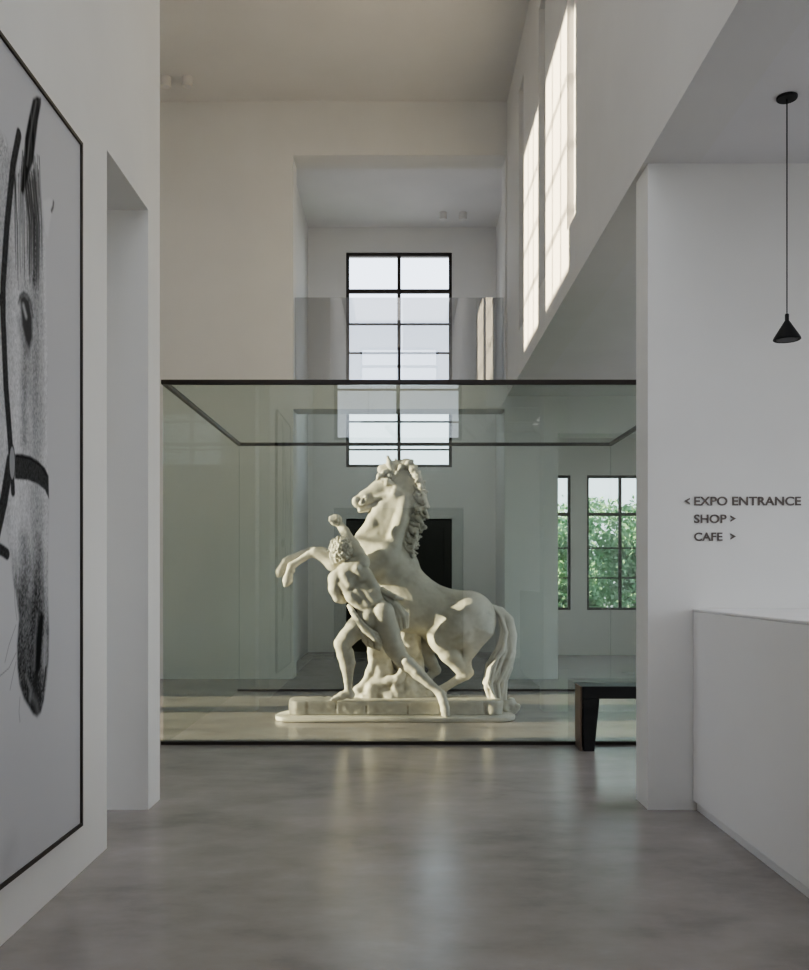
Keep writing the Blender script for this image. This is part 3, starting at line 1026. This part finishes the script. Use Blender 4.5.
    strands = [
        [(690, 525, 0, 14), (716, 534, 0, 15), (742, 562, -.01, 17), (752, 610, -.02, 17), (748, 660, -.02, 16), (738, 700, -.02, 15), (722, 745, -.01, 13), (716, 812, 0, 11)],
        [(716, 536, .03, 13), (730, 580, .03, 14), (732, 640, .02, 14), (712, 690, .0, 14), (700, 740, -.02, 13), (700, 812, -.01, 12)],
        [(730, 570, -.03, 10), (722, 630, -.05, 12), (700, 680, -.06, 11), (684, 720, -.06, 10), (676, 770, -.05, 10), (690, 812, -.03, 10)],
        [(705, 660, .03, 10), (682, 700, .04, 11), (672, 750, .03, 10), (684, 800, .02, 10)],
        [(750, 610, .03, 10), (757, 660, .03, 9), (748, 710, .02, 8), (732, 750, .01, 8), (728, 812, 0, 9)],
        [(700, 815, 0, 18), (735, 830, .0, 16), (752, 822, -.01, 13)],
    ]
    strands = [[(x_, y_, d_ - .20 * min(1, max(0, (y_ - 540) / 200)), r_) for x_, y_, d_, r_ in s] for s in strands]
    for s in strands:
        chain(f, s, 0.006)
    inner = np.array([(694, 520), (716, 545), (724, 600), (712, 655), (682, 705), (668, 755), (690, 808)], float)
    outer = np.array([(694, 518), (738, 540), (760, 600), (757, 660), (744, 715), (730, 762), (724, 812)], float)
    for i in range(22):
        u_, dz, ph = g.random(), g.normal(0, .035), g.random() * 6.28
        pts = inner * (1 - u_) + outer * u_
        st = []
        for j_, p in enumerate(pts):
            wob = 7 * math.sin(1.7 * j_ + ph) * min(1, j_ / 2)
            st.append((p[0] + wob, p[1], dz * min(1, j_ / 2) - .02 - .20 * min(1, max(0, (p[1] - 540) / 200)), 6.2 - .35 * j_ + 1.5 * (j_ == 3)))
        chain(f, st, 0.004)
    for a_ in np.linspace(0, 5.2, 14):
        r_ = 24 - 3 * a_
        dot(f, (748 + r_ * math.cos(a_), 828 + r_ * math.sin(a_), -.23, 8), 0.006)
    chain(f, [(740, 845, -.2, 14), (757, 835, -.2, 16), (750, 815, -.17, 14)], 0.01)
    f.mesh('tail', SO, M_STONE, horse, 1)

    # ---------------- man
    f = Field((-0.85, 7.55, 0.0), (0.42, 8.35, 2.05), 0.0068)
    D = -.40
    chain(f, [(338, 540, D, 42), (306, 500, D, 36), (282, 466, D, 42), (262, 434, D, 44)], 0.04, 0.72)
    f.ell(Q(254, 422, D), np.array([46, 36, 42]) * ZPX, 0.04)
    chain(f, [(214, 430, D - .01, 25), (246, 408, D, 28), (284, 384, D, 25)], 0.03)
    dot(f, (207, 432, D - .02, 25), 0.02)
    dot(f, (286, 380, D + .01, 23), 0.02)
    # shoulder blades, flank and loin muscles, spine groove
    chain(f, [(232, 420, D - .08, 14), (248, 448, D - .088, 13)], 0.025)
    chain(f, [(272, 402, D - .08, 14), (286, 428, D - .08, 12)], 0.025)
    chain(f, [(300, 418, D - .05, 18), (322, 466, D - .05, 20), (334, 505, D - .05, 18)], 0.03)
    chain(f, [(226, 452, D - .05, 16), (256, 488, D - .06, 18), (288, 520, D - .06, 18)], 0.03)
    chain(f, [(272, 470, D - .08, 10), (306, 512, D - .088, 11)], 0.03)
    chain(f, [(290, 458, D - .08, 10), (322, 500, D - .088, 11)], 0.03)
    carve(f, (250, 408, D - .135), (286, 470, D - .14), 3, 0.02)
    carve(f, (286, 470, D - .13), (326, 528, D - .145), 3, 0.02)
    for i in range(4):
        carve(f, (236 + 9 * i, 462 + 11 * i, D - .125), (254 + 9 * i, 456 + 11 * i, D - .135), 2.2, 0.008)
    # seat
    f.ell(Q(352, 540, D - .06), np.array([34, 36, 38]) * ZPX, 0.02)
    f.ell(Q(308, 552, D - .05), np.array([32, 34, 34]) * ZPX, 0.02)
    # neck and head (turned away to the upper left)
    chain(f, [(246, 402, D + .01, 21), (232, 376, D + .02, 17)], 0.02)
    f.ell(Q(222, 346, D + .02), np.array([31, 33, 35]) * ZPX, 0.012)
    f.ell(Q(207, 356, D + .05), np.array([22, 24, 29]) * ZPX, 0.012)
    chain(f, [(203, 338, D + .045, 6), (192, 356, D + .055, 4.5), (194, 362, D + .055, 5.5)], 0.006)   # nose
    chain(f, [(195, 342, D + .06, 5), (206, 338, D + .0, 5)], 0.008)                                     # brow
    dot(f, (202, 347, D + .025, 4), 0.004)
    carve(f, (194, 369, D + .03), (204, 370, D + .0), 1.5, 0.004)
    chain(f, [(195, 366, D + .05, 4), (196, 372, D + .05, 4)], 0.004)
    dot(f, (200, 381, D + .05, 8), 0.008)                                                               # chin
    f.ell(Q(228, 354, D - .085), np.array([5, 4, 9]) * ZPX, 0.005)                                      # ear
    # raised right arm
    chain(f, [(286, 380, D + .01, 22), (274, 352, D + .03, 19), (258, 325, D + .05, 18), (241, 298, D + .07, 14)], 0.015)
    chain(f, [(241, 298, D + .07, 13.5), (232, 284, D + .10, 14.5), (217, 264, D + .14, 11), (211, 256, D + .15, 11)], 0.012)
    # hand: palm, four curled fingers of different length, thumb
    f.ell(Q(205, 249, D + .15), np.array([19, 14, 18]) * ZPX, 0.006)
    for i, (w_, L) in enumerate(((-10, 0.85), (-3.5, 1.0), (3, .95), (9, .75))):
        kx, ky = 201 + w_, 239 - w_ * .12
        chain(f, [(kx + 3, ky + 3, D + .145, 5.6), (kx - 2, ky + 1, D + .108, 5.4), (kx - 3, ky + 4 + 7 * L, D + .086, 5.0), (kx + 2, ky + 6 + 10 * L, D + .10, 4.4)], 0.002)
    chain(f, [(215, 256, D + .13, 5.6), (207, 262, D + .10, 5.2), (196, 258, D + .088, 4.4)], 0.003)
    # left arm, bent in front of the chest
    chain(f, [(206, 434, D - .02, 23), (203, 462, D - .03, 20), (212, 490, D - .02, 15)], 0.015)
    chain(f, [(212, 490, D - .02, 15), (226, 494, D + .06, 15), (244, 470, D + .22, 10), (250, 460, D + .25, 9)], 0.012)
    f.ell(Q(254, 452, D + .27), np.array([9, 10, 12]) * ZPX, 0.006)
    for i, w_ in enumerate((-7, -2, 3, 8)):
        chain(f, [(256 + w_ * .4, 444 + w_ * .6, D + .28, 3.8), (262, 438 + w_, D + .30, 3.6), (268 - abs(w_) * .3, 442 + w_, D + .31, 3.2)], 0.002)
    chain(f, [(250, 450, D + .24, 4.2), (258, 444, D + .23, 3.6)], 0.003)
    # stretched right leg
    chain(f, [(344, 548, D, 43), (364, 598, D - .01, 38), (388, 648, D - .02, 29), (408, 680, D - .03, 24)], 0.02, 0.9)
    chain(f, [(360, 560, D - .05, 28), (384, 630, D - .06, 22)], 0.03)
    chain(f, [(338, 575, D + .05, 26), (388, 660, D + .03, 18)], 0.03)
    chain(f, [(408, 680, D - .03, 23), (432, 702, D - .05, 23), (458, 724, D - .06, 20), (495, 757, D - .08, 13), (522, 780, D - .09, 11)], 0.015)
    chain(f, [(424, 688, D - .10, 14), (456, 718, D - .11, 12), (490, 752, D - .10, 7)], 0.015)
    dot(f, (402, 684, D - .0, 15), 0.02)
    chain(f, [(520, 779, D - .09, 12), (532, 792, D - .09, 14)], 0.012)
    chain(f, [(532, 792, D - .10, 14), (540, 815, D - .125, 13), (546, 840, D - .135, 14), (549, 852, D - .135, 12)], 0.012)
    for i in range(5):
        xx = 536 + 6.6 * i
        chain(f, [(xx + 1, 842, D - .135, 5), (xx + 2, 858 - abs(i - 1) * 1.6, D - .142, 4.4 - .25 * i)], 0.003)
    # bent left leg
    chain(f, [(302, 556, D + .02, 37), (272, 584, D - .02, 33), (240, 616, D - .06, 26), (225, 634, D - .08, 24)], 0.02)
    chain(f, [(290, 552, D - .05, 22), (240, 604, D - .09, 16)], 0.03)
    dot(f, (216, 632, D - .09, 14), 0.02)
    chain(f, [(225, 638, D - .08, 22), (232, 668, D - .06, 22), (240, 702, D - .05, 20), (243, 745, D - .05, 13), (244, 776, D - .05, 11.5)], 0.015)
    chain(f, [(244, 660, D - .07, 16), (252, 692, D - .06, 13), (248, 740, D - .05, 7)], 0.015)
    dot(f, (250, 792, D - .05, 14), 0.015)
    chain(f, [(246, 786, D - .05, 13), (224, 796, D - .06, 12), (206, 803, D - .07, 9)], 0.012)
    for i in range(5):
        dd = D - .115 + .021 * i
        chain(f, [(208, 803, dd, 5.5), (193 + 2.5 * i, 807, dd - .008, 4.6 - .3 * i)], 0.003)
    f.roughen(0.0012, 0.025, 5)
    man = f.mesh('man_figure', SO, M_STONE, ST, 1)

    # ---------------- curly hair
    f = Field((-0.76, 7.6, 1.28), (-0.34, 8.2, 1.8), 0.0055)
    f.ell(Q(223, 342, D + .01), np.array([27, 29, 29]) * ZPX, 0.004)
    c = np.array((222, 343))
    for i in range(150):                                    # tight curls spread evenly over the skull
        zc_ = 1 - 2 * (i + .5) / 150
        th = i * 2.39996
        v = np.array((math.sqrt(1 - zc_ * zc_) * math.cos(th), zc_, math.sqrt(1 - zc_ * zc_) * math.sin(th)))
        x, y, d = v[0] * 34, v[1] * 38, v[2] * .104
        if x < -20 and y > 6:
            continue
        r_ = 4.4 + 2.6 * g.random()
        k_ = 1 + .035 * g.normal()
        dot(f, (c[0] + x * k_, c[1] + y * k_, D + .012 + d * k_, r_), 0.0012)
        dot(f, (c[0] + x * k_ + g.normal() * 4, c[1] + y * k_ + g.normal() * 4, D + .012 + d * k_ * 1.03, r_ * .75), 0.0012)
    f.mesh('hair', SO, M_STONE, man, 1)

    # ---------------- drapery round the hips
    f = Field((-0.62, 7.5, 0.6), (0.12, 8.35, 1.5), 0.007)
    for i in range(7):                                      # bunched folds over the bent thigh
        o_ = 6.0 * i
        e_ = D - .128 + .016 * (i % 2)
        chain(f, [(246 + o_ * .4, 516 + o_ * .8, e_ + .10, 7), (258 + o_ * .4, 534 + o_ * .9, e_ + .02, 7.5), (276 + o_ * .5, 560 + o_ * .9, e_, 7), (306 + o_ * .55, 590 + o_ * .8, e_, 7.5 + 2.5 * (i % 2)), (342 + o_ * .12, 608 + o_ * .85, e_ + .05, 5.5)], 0.005)
    for i in range(5):
        chain(f, [(290 + 10 * i, 592 + 6 * i, D - .10, 11), (296 + 10 * i, 622 + 5 * i, D - .085 + .02 * (i % 2), 9), (304 + 9 * i, 640 + 3 * i, D - .06, 5)], 0.007)
    for i in range(6):                                      # cloth blown behind the seat
        o_ = 8 * i
        e_ = D - .02 + .022 * (i % 2)
        chain(f, [(346 + o_ * .6, 466 + o_ * .3, e_, 8), (376 + o_ * .6, 506 + o_ * .3, e_ - .012, 9), (392 + o_ * .75, 550 - o_ * .1, e_, 9 + 2 * (i % 2)), (398 + o_ * .75, 594 - o_ * .3, e_ + .04, 5)], 0.006)
    chain(f, [(348, 466, D - .05, 9), (388, 488, D - .05, 8), (412, 496, D - .01, 6)], 0.008)
    f.mesh('drapery', SO, M_STONE, man, 1)

    # ---------------- rock and tree-stump support
    f = Field((-0.65, 7.75, 0.1), (0.5, 8.75, 1.15), 0.010)
    chain(f, [(340, 600, -.02, 30), (338, 660, -.05, 32), (344, 720, -.08, 40), (360, 790, -.08, 58)], 0.03)
    chain(f, [(318, 640, -.12, 14), (322, 700, -.14, 15), (300, 752, -.16, 14), (270, 780, -.18, 12)], 0.02)
    chain(f, [(345, 730, -.15, 18), (320, 770, -.20, 20), (318, 812, -.22, 20)], 0.02)
    chain(f, [(420, 590, .0, 48), (430, 690, .02, 46), (440, 800, .02, 60)], 0.03)
    f.ell(Q(400, 790, -.02), np.array([90, 90, 70]) * ZPX, 0.04)
    f.ell(Q(300, 800, -.05), np.array([46, 70, 40]) * ZPX, 0.03)
    f.ell(Q(478, 800, -.10), np.array([34, 40, 26]) * ZPX, 0.02)
    f.ell(Q(490, 795, .10), np.array([60, 50, 30]) * ZPX, 0.03)
    chain(f, [(330, 760, -.22, 10), (400, 742, -.22, 14), (420, 705, -.15, 12)], 0.02)
    f.roughen(0.012, 0.07, 9)
    f.roughen(0.005, 0.03, 10)
    f.mesh('rock_support', SO, M_STONE, ST, 1)

    # ---------------- plinth: low slab and a course of rough blocks with rounded ends
    yf, yb = 7.86, 8.14

    def X(zx, Y=7.9):
        return (270 + zx * K - CX) / F * Y
    zt = 0.168

    def rounded(x0, x1, y0, y1, r, n=10):
        out = []
        for cx_, cy_, a0 in ((x1 - r, y1 - r, 0), (x0 + r, y1 - r, 90), (x0 + r, y0 + r, 180), (x1 - r, y0 + r, 270)):
            for k_ in range(n + 1):
                a_ = math.radians(a0 + 90 * k_ / n)
                out.append((cx_ + r * math.cos(a_), cy_ + r * math.sin(a_)))
        return out
    plan = [(X(15), 7.93), (X(22), 7.82), (X(42), 7.76), (X(75), 7.73), (X(700), 7.73), (X(735), 7.76), (X(757), 7.82), (X(765), 7.93), (X(757), 8.06), (X(735), 8.16), (X(690), 8.24),
            (X(600), 8.36), (X(540), 8.86), (X(500), 8.93), (X(300), 8.93), (X(265), 8.86), (X(215), 8.30), (X(75), 8.22), (X(40), 8.15), (X(22), 8.05)]
    sub(MB().slab(plan, 0.0, 0.042), 'base_slab', M_PLINTH, ST, SO, bevel=0.012, smooth=True)
    f = Field((X(40), yf - .12, 0.03), (X(745), 8.95, 0.20), 0.009)
    zc, hz = (0.04 + zt) / 2, (zt - 0.04) / 2

    def block(xa, xb, ya, yb_, rr=0.012):
        lo = np.array((xa, ya, 0.03)) + rr
        hi = np.array((xb, yb_, zt)) - rr
        sl, P = f.region(lo - 0.05, hi + 0.05)
        q_ = [np.maximum(np.maximum(lo[i] - P[i], P[i] - hi[i]), 0) for i in range(3)]
        Dd = np.sqrt(q_[0] ** 2 + q_[1] ** 2 + q_[2] ** 2)
        inner = np.maximum(np.maximum(np.maximum(lo[0] - P[0], P[0] - hi[0]), np.maximum(lo[1] - P[1], P[1] - hi[1])), np.maximum(lo[2] - P[2], P[2] - hi[2]))
        Dd = Dd + np.minimum(inner, 0) - rr
        f.F[sl] = np.minimum(f.F[sl], Dd.astype(np.float32))
    edges = [118, 205, 300, 428, 530, 664]
    for a_, b_ in zip(edges[:-1], edges[1:]):
        block(X(a_) + .002, X(b_) - .002, yf, yb)
    block(X(110), X(670), yf + 0.02, yb + .02)
    block(X(265), X(525), yf + 0.05, 8.84)
    block(X(500), X(600), yf + 0.05, 8.30)
    for xc, rr in ((88, 31), (694, 31)):
        rm = rr * K * 7.9 / F
        for yy in np.linspace(yf + rm - 0.01, yb - rm + 0.02, 5):
            f.cone((X(xc), yy, 0.03), (X(xc), yy, zt - .02), rm, rm, 0.004)
    f.F[:, :, :] = np.maximum(f.F, (np.arange(f.n[2]) * f.h + f.lo[2] - zt)[None, None, :].astype(np.float32))
    f.F[:, :, :2] = 0.01
    f.roughen(0.0045, 0.035, 21)
    f.F[:, :, 0] = 0.01
    f.mesh('plinth', SO, M_PLINTH, ST, 1)


statue()


# ------------------------------------------------------------------ trees outside the windows
def leaf_mat():
    m, nt, b = new_mat('fresh_leaves')
    o = N(nt, 'ShaderNodeTexNoise', Scale=1.5, Detail=4.0)
    nt.links.new(objco(nt), o.inputs['Vector'])
    nt.links.new(ramp(nt, o.outputs[0], [(0.3, (0.22, 0.40, 0.22)), (0.55, (0.30, 0.51, 0.30)), (0.75, (0.40, 0.60, 0.38))]), b.inputs['Base Color'])
    b.inputs['Roughness'].default_value = 0.7
    return m


M_LEAF = leaf_mat()
M_BARK = plain('grey_bark', (0.10, 0.08, 0.06), 0.9)


def tree(x, y, h, r, nleaf, label, seed):
    g = np.random.default_rng(seed)
    o = empty('tree', (x, y, -0.2), label, 'tree', 'trees outside the aisle windows')
    tr = MB()
    tr.tube((0, 0, 0), (0.05, 0, h * 0.55), 0.10, 0.05, 10)
    ends = []
    for i in range(16):
        a = g.random() * 6.28
        z0 = h * (0.15 + 0.4 * g.random())
        e = (r * .8 * math.cos(a) * g.random(), r * .8 * math.sin(a) * g.random(), min(h, z0 + h * (.25 + .35 * g.random())))
        tr.tube((0.04, 0, z0), e, 0.03, 0.008, 6)
        ends.append(e)
    tr.build('trunk', M_BARK, o)
    nleaf = int(nleaf * 1.6)
    cl = [np.array((g.normal() * r * .45, g.normal() * r * .45, h * (0.10 + 0.72 * g.random()))) for _ in range(34)] + [np.array(e) for e in ends]
    vs, fs = [], []
    for i in range(nleaf):
        c = cl[g.integers(len(cl))] + g.normal(size=3) * r * .2
        c[2] = min(max(c[2], 0.1), h + .25 * g.random())
        c[:2] = np.clip(c[:2], -r * .93, r * .93)
        u, w = g.normal(size=3), g.normal(size=3)
        u /= np.linalg.norm(u)
        w -= u * (w @ u)
        w /= np.linalg.norm(w)
        s = 0.038 + 0.034 * g.random()
        n = len(vs)
        vs += [c - u * s, c - w * s * .5, c + u * s, c + w * s * .5]
        fs.append((n, n + 1, n + 2, n + 3))
    MB().add(vs, fs).build('foliage', M_LEAF, o)


tree(2.95, 17.3, 2.5, 0.78, 6500, 'leafy green tree outside, behind the narrow strip of aisle window', 1)
tree(4.55, 17.3, 2.7, 0.78, 6500, 'leafy green tree outside the wide aisle window', 2)
tree(3.9, 19.6, 3.0, 0.95, 6500, 'taller leafy green tree further outside, between the two nearer trees', 3)
tree(5.95, 19.6, 3.0, 0.95, 5000, 'leafy green tree outside, nearest the aisle side wall', 4)

# ------------------------------------------------------------------ light, sky and camera
w = bpy.data.worlds.new('sky')
scene.world = w
w.use_nodes = True
nt = w.node_tree
bg = nt.nodes['Background']
tc = N(nt, 'ShaderNodeTexCoord')
sp = N(nt, 'ShaderNodeSeparateXYZ')
nt.links.new(tc.outputs['Generated'], sp.inputs[0])
nt.links.new(ramp(nt, sp.outputs[2], [(0.0, (0.86, 0.925, 1.0)), (0.6, (0.71, 0.81, 1.0))]), bg.inputs[0])
bg.inputs[1].default_value = 5.0

su = bpy.data.lights.new('sun', 'SUN')
su.energy = 32.0
su.angle = math.radians(0.6)
su.color = (1.0, 0.84, 0.57)
so = bpy.data.objects.new('sun', su)
COL.objects.link(so)
elev, az = math.radians(9), math.radians(2)
dirv = Vector((math.cos(elev) * math.cos(az), math.cos(elev) * math.sin(az), -math.sin(elev)))
so.rotation_euler = dirv.to_track_quat('-Z', 'Y').to_euler()
so.location = (-12, 7, 6)



def area(name, loc, sx, sy, watts, color, rot=(0, 0, 0)):
    l = bpy.data.lights.new(name, 'AREA')
    l.shape = 'RECTANGLE'
    l.size, l.size_y = sx, sy
    l.energy = watts
    l.color = color
    o = bpy.data.objects.new(name, l)
    COL.objects.link(o)
    o.location = loc
    o.rotation_euler = rot
    return o


# added fill lights, not building fittings, all outside the view or behind the lintel
area('fill_light_lintel', (0, 11.42, 3.46), 2.4, 0.22, 34, (0.95, 0.98, 1.0), (math.radians(90), 0, 0))  # added fill, brightens the lower passage
area('fill_light_passage', (0, 11.85, 7.05), 2.6, 0.7, 7, (1.0, 0.97, 0.93))  # weak added fill for the upper passage walls
area('fill_light_entrance', (0, 2.2, 7.55), 2.2, 4.0, 62, (1.0, 0.965, 0.94))  # unseen fill added to brighten the entrance
area('fill_light_desk', (3.2, 1.6, 3.45), 2.6, 2.4, 38, (1.0, 0.96, 0.93))  # unseen fill added for the counter side of the entrance
area('fill_light_aisle', (3.6, 6.6, 3.45), 2.0, 2.2, 48, (1.0, 0.97, 0.95))  # unseen fill added to brighten the aisle
area('fill_light_aisle_end', (3.4, 12.3, 3.45), 2.4, 1.2, 15, (1.0, 0.98, 0.96))  # added fill for the dark room at the aisle end

cam = bpy.data.cameras.new('camera')
cam.sensor_fit = 'VERTICAL'
cam.sensor_height = 36
cam.lens = F / 970 * 36
cam.shift_x = (404.5 - CX) / 970
cam.shift_y = (CY - 485) / 970
cam.clip_start = 0.05
co_ = bpy.data.objects.new('camera', cam)
COL.objects.link(co_)
co_.location = (0, 0, EYE)
co_.rotation_euler = (math.radians(90), 0, 0)
scene.camera = co_

scene.cycles.use_denoising = True
scene.cycles.max_bounces = 14
scene.cycles.diffuse_bounces = 8
scene.cycles.glossy_bounces = 5
scene.cycles.transparent_max_bounces = 24
scene.cycles.caustics_reflective = False
scene.cycles.sample_clamp_indirect = 8
scene.view_settings.view_transform = 'AgX'
scene.view_settings.exposure = -0.70
scene.view_settings.look = 'AgX - Medium High Contrast'
